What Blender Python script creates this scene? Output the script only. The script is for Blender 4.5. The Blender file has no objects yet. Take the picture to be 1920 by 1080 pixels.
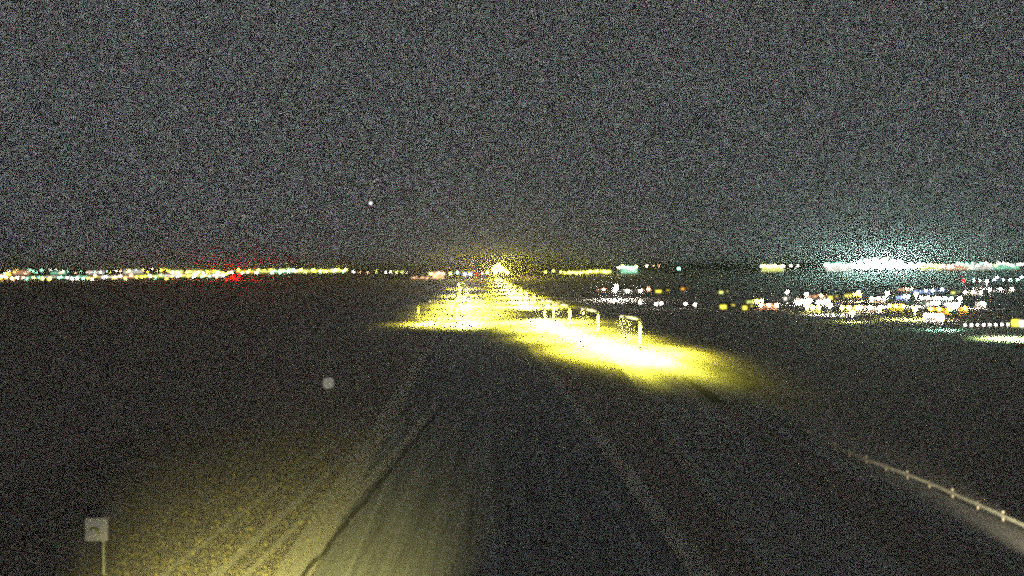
import bpy, bmesh, math, random
from mathutils import Vector, Matrix
random.seed(7)
SC = bpy.context.scene
COL = SC.collection

# ------------------------------------------------------------------ camera, sky, moon, exposure
CAM_H = 26.0
HFOV = math.radians(60.0)
F = 960.0 / math.tan(HFOV / 2)            # focal length in pixels of the 1920 px wide photograph
PITCH = math.atan(31.0 / F)
ROLL = math.radians(0.50)
EXPO = 5.0
K = 2.0 ** -EXPO                          # one display unit in scene radiance

fwd = Vector((0, math.cos(PITCH), -math.sin(PITCH)))
up0 = Vector((0, math.sin(PITCH), math.cos(PITCH)))
right0 = Vector((1, 0, 0))
cam_up = up0 * math.cos(ROLL) + right0 * math.sin(ROLL)
cam_right = right0 * math.cos(ROLL) - up0 * math.sin(ROLL)
cam_data = bpy.data.cameras.new('camera')
cam = bpy.data.objects.new('camera', cam_data)
COL.objects.link(cam)
M3 = Matrix((cam_right, cam_up, -fwd)).transposed()
cam.matrix_world = Matrix.Translation((0, 0, CAM_H)) @ M3.to_4x4()
cam_data.sensor_width = 36.0
cam_data.lens = 18.0 / math.tan(HFOV / 2)
cam_data.clip_start = 0.5
cam_data.clip_end = 60000
SC.camera = cam

world = bpy.data.worlds.new('World')
SC.world = world
world.use_nodes = True
FILL_EL, FILL_AZ = math.radians(34), math.radians(4)
def build_world():
    nt = world.node_tree
    N, L = nt.nodes, nt.links
    bg = N['Background']
    sky = N.new('ShaderNodeTexSky')
    sky.sky_type = 'NISHITA'
    sky.sun_disc = False
    sky.sun_elevation = FILL_EL
    sky.sun_rotation = FILL_AZ
    hs = N.new('ShaderNodeHueSaturation'); hs.inputs['Saturation'].default_value = 0.25
    L.new(sky.outputs[0], hs.inputs['Color'])
    dim = N.new('ShaderNodeVectorMath'); dim.operation = 'SCALE'; dim.inputs['Scale'].default_value = STARLESS
    L.new(hs.outputs[0], dim.inputs[0])
    # unseen bright specks added behind the sky dome to make it grainy
    tc = N.new('ShaderNodeTexCoord')
    vo = N.new('ShaderNodeTexVoronoi'); vo.voronoi_dimensions = '3D'; vo.inputs['Scale'].default_value = 45
    L.new(tc.outputs['Generated'], vo.inputs['Vector'])
    lt = N.new('ShaderNodeMath'); lt.operation = 'LESS_THAN'; lt.inputs[1].default_value = GRAIN_R
    L.new(vo.outputs['Distance'], lt.inputs[0])
    mx = N.new('ShaderNodeMix'); mx.data_type = 'RGBA'; mx.inputs['Factor'].default_value = GRAIN_TINT
    mx.inputs['A'].default_value = (0.5, 0.5, 0.5, 1)
    L.new(vo.outputs['Color'], mx.inputs['B'])
    sc = N.new('ShaderNodeVectorMath'); sc.operation = 'SCALE'
    L.new(mx.outputs['Result'], sc.inputs[0]); 
    ml = N.new('ShaderNodeMath'); ml.operation = 'MULTIPLY'; ml.inputs[1].default_value = GRAIN_V
    L.new(lt.outputs[0], ml.inputs[0]); L.new(ml.outputs[0], sc.inputs['Scale'])
    ad = N.new('ShaderNodeVectorMath'); ad.operation = 'ADD'
    L.new(dim.outputs[0], ad.inputs[0]); L.new(sc.outputs[0], ad.inputs[1])
    L.new(ad.outputs[0], bg.inputs['Color'])
    bg.inputs['Strength'].default_value = 0.05
STARLESS = 0.0006
GRAIN_R, GRAIN_V, GRAIN_TINT = 0.162, 8.3, 0.75
build_world()
world.cycles.sampling_method = 'NONE'

dome_fill = bpy.data.lights.new('dome_fill', 'SUN')  # unseen sun lamp added outside the dome to brighten the sky
dome_fill.energy = 0.0010
dome_fill.angle = math.radians(0.5)
dome_fill.color = (1.0, 0.97, 0.92)
dome_fill_o = bpy.data.objects.new('dome_fill', dome_fill)
COL.objects.link(dome_fill_o)
md = Vector((math.sin(FILL_AZ) * math.cos(FILL_EL), math.cos(FILL_AZ) * math.cos(FILL_EL), math.sin(FILL_EL)))
dome_fill_o.rotation_euler = md.to_track_quat('Z', 'Y').to_euler()

vs = SC.view_settings
vs.view_transform = 'Standard'; vs.look = 'None'; vs.exposure = EXPO; vs.gamma = 1.0
vs.use_curve_mapping = False
SC.render.engine = 'CYCLES'
cy = SC.cycles
cy.use_denoising = False                  # the photograph is grainy: so is the render
cy.use_adaptive_sampling = False
cy.sampling_pattern = 'TABULATED_SOBOL'
cy.pixel_filter_type = 'BLACKMAN_HARRIS'
cy.filter_width = 3.1
cy.max_bounces = 5
cy.diffuse_bounces = 4
cy.volume_bounces = 0
cy.sample_clamp_direct = 170.0 * K
cy.sample_clamp_indirect = 4.0 * K * 4
cy.use_light_tree = True
cy.caustics_reflective = False
cy.caustics_refractive = False

# ------------------------------------------------------------------ helpers
def smooth(a, b, v):
    t = max(0.0, min(1.0, (v - a) / (b - a)))
    return t * t * (3 - 2 * t)
def hgt(x, y):
    r = math.hypot(x, y)
    az = math.atan2(x, y)
    east = smooth(0.13, 0.27, az)
    left = 32 * smooth(3400, 5600, r) + 0.004 * max(0, r - 6500)
    rightside = 14 * smooth(1900, 2500, r) + 0.003 * max(0, r - 3300)
    return left * (1 - east) + rightside * east
def ray(px, py):
    return (fwd * F + cam_right * (px - 960) - cam_up * (py - 540)).normalized()
def at(px, py, z=0.0):
    d = ray(px, py)
    t = (z - CAM_H) / d.z
    return Vector((d.x * t, d.y * t, z))
def along(px, depth):
    """ground point under image column px at that distance ahead"""
    x = (px - 960) / F * depth
    return Vector((x, depth, hgt(x, depth)))

MATS = {}
def mat(name, rgb, rough=0.8, metal=0.0, noise=None, emit=None, strength=0.0, alb2=None, nscale=1.0, bump=0.0):
    if name in MATS: return MATS[name]
    m = bpy.data.materials.new(name); m.use_nodes = True
    nt = m.node_tree; N, L = nt.nodes, nt.links
    b = N['Principled BSDF']
    b.inputs['Base Color'].default_value = (*rgb, 1)
    b.inputs['Roughness'].default_value = rough
    b.inputs['Metallic'].default_value = metal
    if alb2 is not None:
        tc = N.new('ShaderNodeTexCoord')
        n = N.new('ShaderNodeTexNoise'); n.inputs['Scale'].default_value = nscale; n.inputs['Detail'].default_value = 14
        n.inputs['Roughness'].default_value = 0.82
        L.new(tc.outputs['Object'], n.inputs['Vector'])
        r = N.new('ShaderNodeMapRange'); r.inputs[1].default_value = 0.34; r.inputs[2].default_value = 0.66
        L.new(n.outputs['Fac'], r.inputs[0])
        mx = N.new('ShaderNodeMix'); mx.data_type = 'RGBA'
        mx.inputs['A'].default_value = (*rgb, 1); mx.inputs['B'].default_value = (*alb2, 1)
        L.new(r.outputs[0], mx.inputs['Factor'])
        L.new(mx.outputs['Result'], b.inputs['Base Color'])
        if bump:
            bp = N.new('ShaderNodeBump'); bp.inputs['Strength'].default_value = bump; bp.inputs['Distance'].default_value = 0.3
            L.new(n.outputs['Fac'], bp.inputs['Height']); L.new(bp.outputs[0], b.inputs['Normal'])
    if emit is not None:
        b.inputs['Emission Color'].default_value = (*emit, 1)
        b.inputs['Emission Strength'].default_value = strength * K
    MATS[name] = m
    return m
def glow(name, rgb, s):
    m = mat(name, (0.6, 0.6, 0.6), 0.4, emit=rgb, strength=s)
    return m

def streaky(name, a, b):
    m = mat(name, a, 0.85, alb2=b, nscale=1.0)
    nt = m.node_tree
    tc = [n for n in nt.nodes if n.type == 'TEX_COORD'][0]; nz = [n for n in nt.nodes if n.type == 'TEX_NOISE'][0]
    mp = nt.nodes.new('ShaderNodeMapping'); mp.inputs['Scale'].default_value = (0.55, 0.012, 1)
    nt.links.new(tc.outputs['Object'], mp.inputs['Vector']); nt.links.new(mp.outputs[0], nz.inputs['Vector'])
    nz.inputs['Detail'].default_value = 9
    return m
def add_box(bm, x0, x1, y0, y1, z0, z1, mi=0):
    v = [bm.verts.new(p) for p in ((x0,y0,z0),(x1,y0,z0),(x1,y1,z0),(x0,y1,z0),(x0,y0,z1),(x1,y0,z1),(x1,y1,z1),(x0,y1,z1))]
    for f in ((3,2,1,0),(4,5,6,7),(0,1,5,4),(1,2,6,5),(2,3,7,6),(3,0,4,7)):
        bm.faces.new([v[i] for i in f]).material_index = mi
def add_tube(bm, pts, radii, n=10, mi=0):
    rings = []
    for i, p in enumerate(pts):
        p = Vector(p)
        d = (Vector(pts[min(i+1, len(pts)-1)]) - Vector(pts[max(i-1, 0)])).normalized()
        a = d.cross(Vector((0,0,1)) if abs(d.z) < 0.9 else Vector((1,0,0))).normalized()
        b = d.cross(a)
        rings.append([bm.verts.new(p + (a*math.cos(2*math.pi*k/n) + b*math.sin(2*math.pi*k/n))*radii[i]) for k in range(n)])
    for r0, r1 in zip(rings, rings[1:]):
        for k in range(n):
            f = bm.faces.new((r0[k], r0[(k+1)%n], r1[(k+1)%n], r1[k])); f.material_index = mi; f.smooth = True
    bm.faces.new(rings[0][::-1]).material_index = mi
    bm.faces.new(rings[-1]).material_index = mi
def add_lathe(bm, prof, c=(0,0,0), n=12, mi=0):
    rings = [[bm.verts.new((c[0]+r*math.cos(2*math.pi*k/n), c[1]+r*math.sin(2*math.pi*k/n), c[2]+z)) for k in range(n)] for r, z in prof]
    for r0, r1 in zip(rings, rings[1:]):
        for k in range(n):
            bm.faces.new((r0[k], r0[(k+1)%n], r1[(k+1)%n], r1[k])).material_index = mi
    bm.faces.new(rings[0][::-1]); bm.faces.new(rings[-1])
def add_poly(bm, pts, mi=0):
    f = bm.faces.new([bm.verts.new(p) for p in pts]); f.material_index = mi
    return f
def obj(name, bm, m, parent=None, loc=None):
    me = bpy.data.meshes.new(name)
    bmesh.ops.recalc_face_normals(bm, faces=bm.faces[:])
    bm.to_mesh(me); bm.free()
    for mm in (m if isinstance(m, (list, tuple)) else [m]): me.materials.append(mm)
    o = bpy.data.objects.new(name, me); COL.objects.link(o)
    if parent is not None: o.parent = parent
    if loc is not None: o.location = loc
    return o
def BM(): return bmesh.new()
def tag(o, label=None, cat=None, group=None, kind=None):
    if label: o['label'] = label
    if cat: o['category'] = cat
    if group: o['group'] = group
    if kind: o['kind'] = kind
    return o
def thing(name, label, cat, loc, rz=0.0, group=None):
    o = bpy.data.objects.new(name, None); COL.objects.link(o)
    o.location = loc; o.rotation_euler = (0, 0, rz); o.empty_display_size = 0.5
    return tag(o, label, cat, group)
KIDS = {}
def kids_of(root):
    return [o for o in bpy.data.objects if o.parent is root]
def freeze(root):
    KIDS[root.name] = [(c, kids_of(c)) for c in kids_of(root)]
def dup(root, loc, rz=0.0, label=None, scale=None):
    r = root.copy(); COL.objects.link(r); r.location = loc; r.rotation_euler = (0, 0, rz)
    if scale: r.scale = scale
    if label: r['label'] = label
    for c, gs in KIDS.get(root.name, ()):
        d = c.copy(); COL.objects.link(d); d.parent = r
        for g in gs:
            e = g.copy(); COL.objects.link(e); e.parent = d
    return r
def spot(name, loc, target, power, color, size=150, blend=1.0, radius=0.25, parent=None):
    l = bpy.data.lights.new(name, 'SPOT')
    l.energy = power; l.color = color; l.spot_size = math.radians(size); l.spot_blend = blend; l.shadow_soft_size = radius
    o = bpy.data.objects.new(name, l); COL.objects.link(o)
    o.location = loc
    o.rotation_euler = (Vector(loc) - Vector(target)).to_track_quat('Z', 'Y').to_euler()
    if parent is not None: o.parent = parent
    return o

# ------------------------------------------------------------------ setting: sky, ground, roads
def build_sky():
    bm = BM()
    R, n = 15000, 72
    els = [-1.6, 0, 1, 2, 4, 7, 11, 16, 22, 30, 40, 52, 65, 78]
    rings = [[bm.verts.new((R*math.cos(math.radians(e))*math.sin(2*math.pi*k/n), R*math.cos(math.radians(e))*math.cos(2*math.pi*k/n), R*math.sin(math.radians(e)))) for k in range(n)] for e in els]
    for a, b in zip(rings, rings[1:]):
        for k in range(n):
            bm.faces.new((a[k], a[(k+1)%n], b[(k+1)%n], b[k])).smooth = True
    top = bm.verts.new((0, 0, R))
    for k in range(n): bm.faces.new((rings[-1][k], rings[-1][(k+1)%n], top)).smooth = True
    m = bpy.data.materials.new('night_sky_scatter'); m.use_nodes = True  # mottled translucent dome, added so the specks behind it scatter into grain
    nt = m.node_tree; N, L = nt.nodes, nt.links
    N.remove(N['Principled BSDF'])
    tl = N.new('ShaderNodeBsdfTranslucent'); tl.inputs['Color'].default_value = (0.86, 0.87, 0.88, 1)
    tc = N.new('ShaderNodeTexCoord')
    nz = N.new('ShaderNodeTexNoise'); nz.inputs['Scale'].default_value = 0.02; nz.inputs['Detail'].default_value = 2; nz.inputs['Roughness'].default_value = 0.6
    L.new(tc.outputs['Object'], nz.inputs['Vector'])
    mr = N.new('ShaderNodeMapRange'); mr.inputs[1].default_value = 0.34; mr.inputs[2].default_value = 0.66; mr.inputs[3].default_value = 0.36; mr.inputs[4].default_value = 1.0
    L.new(nz.outputs['Fac'], mr.inputs[0])
    cm = N.new('ShaderNodeVectorMath'); cm.operation = 'SCALE'; cm.inputs[0].default_value = (0.91, 0.95, 0.96)
    L.new(mr.outputs[0], cm.inputs['Scale']); L.new(cm.outputs[0], tl.inputs['Color'])
    L.new(tl.outputs[0], N['Material Output'].inputs['Surface'])
    tag(obj('sky', bm, m), kind='structure')
build_sky()

def build_ground():
    bm = BM()
    n = 180
    radii = [0, 30, 60, 100, 160, 240, 340, 460, 620, 800, 1000, 1250, 1500, 1700, 1900, 2100, 2300, 2500, 2800, 3100, 3400, 3800, 4200, 4600, 5000, 5400, 5800, 6500, 7500, 9000, 11000, 13000, 15100]
    rings = []
    for r in radii[1:]:
        rings.append([bm.verts.new((r*math.sin(2*math.pi*k/n), r*math.cos(2*math.pi*k/n), hgt(r*math.sin(2*math.pi*k/n), r*math.cos(2*math.pi*k/n)))) for k in range(n)])
    c = bm.verts.new((0, 0, 0))
    for k in range(n): bm.faces.new((c, rings[0][(k+1)%n], rings[0][k]))
    for a, b in zip(rings, rings[1:]):
        for k in range(n):
            bm.faces.new((a[k], a[(k+1)%n], b[(k+1)%n], b[k])).smooth = True
    tag(obj('ground', bm, mat('desert_dirt', (0.10, 0.085, 0.08), 0.95, alb2=(0.60, 0.53, 0.45), nscale=1.6, bump=0.5)), kind='structure')
build_ground()

def resample(path, step=12.0):
    """Catmull-Rom through the points, roughly every step metres"""
    P = [Vector((x, y, 0)) for x, y in path]
    P = [P[0]*2 - P[1]] + P + [P[-1]*2 - P[-2]]
    out = []
    for i in range(1, len(P)-2):
        p0, p1, p2, p3 = P[i-1:i+3]
        n = max(1, int((p2-p1).length/step))
        for k in range(n):
            t = k/n
            out.append(0.5*((2*p1)+(p2-p0)*t+(2*p0-5*p1+4*p2-p3)*t*t+(3*p1-p0-3*p2+p3)*t*t*t))
    out.append(P[-2])
    return out
def side(path, i):
    d = (path[min(i+1, len(path)-1)] - path[max(i-1, 0)]).normalized()
    return Vector((d.y, -d.x, 0))
def ribbon(bm, path, o0, o1, z, mi=0):
    vs_ = []
    for i, p in enumerate(path):
        s = side(path, i)
        a = o0(i/(len(path)-1)) if callable(o0) else o0
        b = o1(i/(len(path)-1)) if callable(o1) else o1
        q0, q1 = p + s*a, p + s*b
        vs_.append((bm.verts.new((q0.x, q0.y, hgt(q0.x, q0.y)+z)), bm.verts.new((q1.x, q1.y, hgt(q1.x, q1.y)+z))))
    for (a, b), (c, d) in zip(vs_, vs_[1:]):
        f = bm.faces.new((a, b, d, c)); f.material_index = mi
ASPH = streaky('asphalt', (0.15, 0.15, 0.15), (0.42, 0.415, 0.40))
CONC = streaky('concrete_pavement', (0.22, 0.21, 0.195), (0.52, 0.50, 0.46))
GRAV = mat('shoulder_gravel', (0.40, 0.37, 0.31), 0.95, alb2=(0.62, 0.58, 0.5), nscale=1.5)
LINEW = mat('road_line_white', (0.55, 0.55, 0.53), 0.7, alb2=(.3, .3, .29), nscale=.8)
LINEY = mat('road_line_yellow', (0.38, 0.30, 0.08), 0.7)

MAIN = resample([(3.0 - 0.043*y, y) for y in (-60, 60, 200, 400, 700, 1100, 1700, 2600)], 25)
RAMP_A = resample([(27, 30), (28, 100), (32, 170), (35, 230), (33.5, 285), (26, 342), (19.5, 395), (14, 450), (8.5, 560), (6, 660), (2.5, 780), (-1, 900), (-6, 1060), (-12, 1260), (-22, 1600), (-40, 2200)], 12)
RAMP_B = resample([(47, 30), (46.5, 90), (46, 130), (45.5, 165), (46, 200), (44, 235), (38, 275), (30, 322)], 8)
RAMP_L = resample([(-36, 900), (-39, 760), (-44, 640), (-52, 560), (-66, 490), (-78, 448)], 10)
CROSS = resample([(-700, 470), (-300, 446), (-80, 436), (0, 432), (120, 428), (330, 420)], 20)
def build_roads():
    bm = BM(); ribbon(bm, MAIN, -17, 15, 0.02); tag(obj('freeway', bm, ASPH), kind='structure')
    bm = BM(); ribbon(bm, CROSS, -9, 9, 0.012); tag(obj('cross_road', bm, CONC), kind='structure')
    bm = BM(); ribbon(bm, RAMP_A, -6.5, 6.5, 0.03); tag(obj('ramp_road', bm, CONC), kind='structure')
    bm = BM(); ribbon(bm, RAMP_B, -4.0, 4.5, 0.04); tag(obj('slip_road', bm, CONC), kind='structure')
    bm = BM()                              # dark sealed gore between the two branches of the ramp
    rows = []
    for y in range(172, 252, 6):
        xa = min(RAMP_A, key=lambda p: abs(p.y - y)).x + 6.4; xb = min(RAMP_B, key=lambda p: abs(p.y - y)).x - 3.9
        if xb > xa + .3: rows.append((bm.verts.new((xa, y, .026)), bm.verts.new((xb, y, .026))))
    for a, b in zip(rows, rows[1:]): bm.faces.new((a[0], a[1], b[1], b[0]))
    tag(obj('gore_pavement', bm, mat('dark_sealed_gravel', (.03, .03, .03), .9, alb2=(.09, .088, .085), nscale=2.0)), kind='structure')
    bm = BM(); ribbon(bm, [p for p in RAMP_B if p.y > 185], 4.6, lambda t: 4.8 + 8*math.sin(math.pi*min(1, t*1.6+.05)/1.0)**.5 if t < .59 else 5.2, 0.022); tag(obj('embankment_strip', bm, mat('dark_scrub_soil', (.06, .055, .045), .95, alb2=(.2, .18, .145), nscale=1.2)), kind='structure')
    bm = BM(); ribbon(bm, RAMP_L, -5, 5, 0.036); tag(obj('ramp_road', bm, CONC), kind='structure')
    bm = BM(); ribbon(bm, MAIN, -14.2, -13.95, 0.027); ribbon(bm, MAIN, 12.2, 12.45, 0.027)
    ribbon(bm, MAIN, -1.4, -1.15, 0.027)
    tag(obj('road_edge_lines', bm, LINEW), kind='structure')
    bm = BM(); ribbon(bm, RAMP_A, -5.9, -5.7, 0.036); tag(obj('ramp_edge_line', bm, LINEY), kind='structure')
    bm = BM(); ribbon(bm, MAIN, -20.5, -17.2, 0.016); ribbon(bm, MAIN, 15.2, 17.5, 0.016); tag(obj('gravel_shoulder', bm, GRAV), kind='structure')
    # low dark berm, bottom left
    berm = [at(x, y) for x, y in ((548, 1105), (570, 1080), (655, 975), (740, 872), (790, 812), (830, 760))]
    berm = resample([(p.x, p.y) for p in berm], 1.6)
    def ridge(name, o, w, h):
        bm = BM()
        rows = []
        for i, p in enumerate(berm):
            s = side(berm, i)
            jw, jh, jo = random.uniform(.6, 1.3), random.uniform(.35, 1.4), random.uniform(-.2, .2); rows.append([bm.verts.new((*((p + s*(o + jo + dx*jw))[:2]), z)) for dx, z in ((-w, 0.0), (-w*.45, h*jh), (w*.45, h*jh), (w, 0.0))])
        for a, b in zip(rows, rows[1:]):
            for k in range(3): bm.faces.new((a[k], a[k+1], b[k+1], b[k]))
        tag(obj(name, bm, mat('dark_berm', (0.15, 0.14, 0.12), 0.95, alb2=(0.06, 0.058, 0.05), nscale=1.2)), kind='structure')
    ridge('low_berm', 0, 0.36, 0.15)
    for o0, o1 in ((-2.2, -0.9), (-5.4, -4.7), (-8.2, -7.2), (-12.6, -11.9)):  # pale ribbons, lit streaks painted into the verge
        bm = BM(); ribbon(bm, berm, o0, o1, 0.024); tag(obj('pale_light_streak', bm, GRAV), kind='structure')
build_roads()

# ------------------------------------------------------------------ freeway lamps
GALV = mat('galvanised_steel', (0.62, 0.62, 0.58), 0.55, alb2=(0.5, 0.5, 0.47), nscale=3)
LAMP_RGB = (1.0, 0.94, 0.07)
LENS = glow('lamp_lens', (1.0, 0.92, 0.6), 8.0)
LAMP_H, ARM = 10.4, 5.6
def lamp_builder(label):
    t = thing('street_lamp', label, 'street lamp', (0, 0, 0), 0, 'tall lamps along the freeway ramp')
    bm = BM(); add_tube(bm, [(0,0,0.25), (0,0,5), (0,0,LAMP_H)], [0.34, 0.29, 0.24], 12); obj('pole', bm, GALV, t)
    bm = BM(); add_box(bm, -.5, .5, -.5, .5, 0, 0.25); obj('base', bm, CONC, t)
    bm = BM(); add_tube(bm, [(-.1,0,LAMP_H-.1), (-1.6,0,LAMP_H+.22), (-3.6,0,LAMP_H+.65), (-ARM,0,LAMP_H+1.0)], [0.36, 0.36, 0.35, 0.33], 10); obj('arm', bm, GALV, t)
    bm = BM()
    add_box(bm, -ARM-1.0, -ARM+.1, -.28, .28, LAMP_H+.92, LAMP_H+1.14)
    add_box(bm, -ARM-.8, -ARM-.1, -.2, .2, LAMP_H+1.14, LAMP_H+1.24)
    h = obj('lamp_head', bm, mat('lamp_housing', (0.35, 0.35, 0.34), 0.5), t)
    bm = BM(); add_box(bm, -ARM-.9, -ARM, -.24, .24, LAMP_H+.80, LAMP_H+.917); obj('lens', bm, LENS, h)
    return t
LAMP_P = 140000.0
right_row = [(285, 1165, 1.0), (342, 1092, 1.0), (395, 1043, 1.0), (452, 1016, 1.0), (640, 986, 1.1), (745, 975, 1.1), (870, 965, 1.2), (1040, 956, 1.4), (1250, 949, 1.6), (1560, 942, 2.0), (2000, 936, 2.6), (2600, 932, 3.5)]
row_lab = ['nearest tall cream street lamp with its arm over the ramp', 'second tall street lamp up the ramp from the nearest one', 'third tall street lamp up the lit ramp',
           'fourth street lamp up the ramp beside the green signal', 'fifth street lamp where the bright pools join the far streak', 'sixth street lamp on the far lit streak of road',
           'seventh street lamp on the far lit streak', 'eighth street lamp up the far lit streak', 'ninth street lamp near the top of the lit streak', 'tenth street lamp just below the skyline glow', 'eleventh street lamp in the yellow skyline glow', 'farthest street lamp in the yellow skyline glow']
lamp0 = lamp_builder(row_lab[0])
freeze(lamp0)
def street_optic(l, across, core, core_w, reach=0.0):
    """luminaire distribution: long beam along the road, narrower across it, with a hot whitish centre line"""
    l.use_nodes = True
    nt = l.node_tree; N, L = nt.nodes, nt.links
    em = N['Emission']
    tc = N.new('ShaderNodeTexCoord'); sp = N.new('ShaderNodeSeparateXYZ'); L.new(tc.outputs['Normal'], sp.inputs[0])
    def math_(op, a, b=None):
        n = N.new('ShaderNodeMath'); n.operation = op
        for k, v in enumerate((a, b)):
            if v is None: continue
            if isinstance(v, (int, float)): n.inputs[k].default_value = v
            else: L.new(v, n.inputs[k])
        return n.outputs[0]
    z = math_('MAXIMUM', math_('ABSOLUTE', sp.outputs['Z']), 0.02)
    u = math_('DIVIDE', sp.outputs['X'], z)
    v = math_('DIVIDE', sp.outputs['Y'], math_('MULTIPLY', math_('SIGN', sp.outputs['Z']), z))
    def bell(w, q=None): return math_('EXPONENT', math_('MULTIPLY', math_('POWER', math_('ABSOLUTE', math_('DIVIDE', u if q is None else q, w)), 2.0), -1.0))
    wide, hot = bell(across), bell(core_w)
    mx = N.new('ShaderNodeMix'); mx.data_type = 'RGBA'
    mx.inputs['A'].default_value = (*LAMP_RGB, 1); mx.inputs['B'].default_value = (1, .96, .42, 1)
    L.new(math_('MULTIPLY', hot, bell(3.2, v)), mx.inputs['Factor']); L.new(mx.outputs['Result'], em.inputs['Color'])
    out = math_('ADD', wide, math_('MULTIPLY', hot, core))
    if reach:                                # long throw towards the near end of the row, along both branches of the ramp
        cut = N.new('ShaderNodeMapRange'); cut.interpolation_type = 'SMOOTHSTEP'
        cut.inputs[1].default_value = 9.6; cut.inputs[2].default_value = 5.6
        L.new(v, cut.inputs[0])
        rise = math_('MULTIPLY', math_('POWER', math_('MAXIMUM', v, 0.0), 2.2), reach)
        a = bell(.62, math_('ADD', u, -0.2))
        b = math_('MULTIPLY', bell(.30, math_('ADD', u, math_('MULTIPLY', v, .17))), .8)
        out = math_('ADD', out, math_('MULTIPLY', math_('MULTIPLY', rise, cut.outputs[0]), math_('ADD', a, b)))
    L.new(out, em.inputs['Strength'])
def light_lamp(base, rz, power, tilt=None, across=2.6, core=0.5, core_w=0.55, turn=0.0, reach=0.0):
    hx = Vector((-(ARM+.45)*math.cos(rz), -(ARM+.45)*math.sin(rz), LAMP_H+.75)) + base
    o = spot('lamp_light', hx, (hx.x, hx.y, 0), power, (1, 1, 1), 172 if reach else 162, 0.4 if reach else 0.9, 0.3)
    o.rotation_euler = (0, 0, turn)
    street_optic(o.data, across, core, core_w, reach)
    if rz == 0 and base.y < 480:      # added point light that brightens the arm
        l = bpy.data.lights.new('arm_fill', 'POINT'); l.energy = 50; l.color = (1.0, 0.92, 0.42); l.shadow_soft_size = 0.3
        o = bpy.data.objects.new('arm_fill', l); COL.objects.link(o); o.location = base + Vector((-3.0*math.cos(rz), -1.6, LAMP_H - 1.2))
    for tgt, k, size, wx in tilt or ():
        o = spot('lamp_light', hx, tgt, power*k, LAMP_RGB, size, 0.85, 0.3); o.scale = (wx, 1, 1)
for i, (d, px, k) in enumerate(right_row):
    p = along(px, d); base = p + Vector((ARM+.45, 0, 0)); base.z = hgt(base.x, base.y)
    if i == 0: lamp0.location = base
    else: dup(lamp0, base, 0, row_lab[i])
    nd, npx, _ = right_row[min(i+1, len(right_row)-1)]; pd, ppx, _ = right_row[max(i-1, 0)]
    a, b = along(ppx, pd), along(npx, nd)
    light_lamp(base, 0, LAMP_P*k*(1.6 if d > 600 else 1.0), across=1.3 if i == 0 else 2.0 if d < 440 else 4.0, turn=math.atan2(a.x-b.x, b.y-a.y), reach=0.034 if i == 0 else 0.0)
left_row = [(500, 866, .7, 'added left side fill lamp at the merge of the left ramp'), (580, 872, .6, 'added left side fill lamp behind the merge of the left ramp'), (700, 874, .8, 'added left side fill lamp between the second pool and the truck'), (441, 878, 1.0, 'left side street lamp above the nearer white pool'), (535, 882, .6, 'added left side fill lamp between the two white pools'), (650, 876, 1.0, 'left side street lamp above the second white pool'), (790, 876, .8, 'added left side fill lamp behind the second white pool'), (960, 872, 1.0, 'left side street lamp beside the oncoming truck'), (1350, 868, 1.4, 'farthest left side street lamp below the skyline')]  # lamps at the merge, between and behind the pools are added fill
for d, px, k, lab in left_row:
    p = along(px, d); base = p - Vector((ARM+.45, 0, 0))
    dup(lamp0, base, math.pi, lab)
    light_lamp(base, math.pi, LAMP_P*k, across=2.0 if d < 520 else 3.8, core=0.25 if d in (441, 650) else 0.0, core_w=.5 if d in (441, 650) else .02)
# cross road lamp, left
p = along(806, 446); dup(lamp0, p - Vector((ARM+.45,0,0)), math.pi, 'lone dim street lamp on the cross road left of the freeway'); light_lamp(p - Vector((ARM+.45,0,0)), math.pi, LAMP_P*.05)
# lamp that lights the near verge from just below the picture
p = Vector((-20.5, 34, 0)); dup(lamp0, p, math.pi, 'street lamp below the camera lighting the near verge')
spot('lamp_light', p + Vector((ARM+.45, 0, LAMP_H+.75)), (-18.0, 59, 0), 14000, (1.0, 0.95, 0.28), 50, 1.0, 0.3)

# ------------------------------------------------------------------ haze
def build_haze():
    bm = BM(); add_box(bm, -14000, 14000, -14000, 14000, -3, 75)
    m = bpy.data.materials.new('thin_haze'); m.use_nodes = True
    nt = m.node_tree; N, L = nt.nodes, nt.links
    N.remove(N['Principled BSDF'])
    v = N.new('ShaderNodeVolumePrincipled'); v.inputs['Color'].default_value = (0.9, 0.9, 0.9, 1)
    v.inputs['Density'].default_value = HAZE; v.inputs['Anisotropy'].default_value = 0.88
    L.new(v.outputs[0], N['Material Output'].inputs['Volume'])
    tag(obj('haze', bm, m), kind='stuff')
RAIL_P = 4000.0
HAZE = 0.00016
build_haze()

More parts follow.
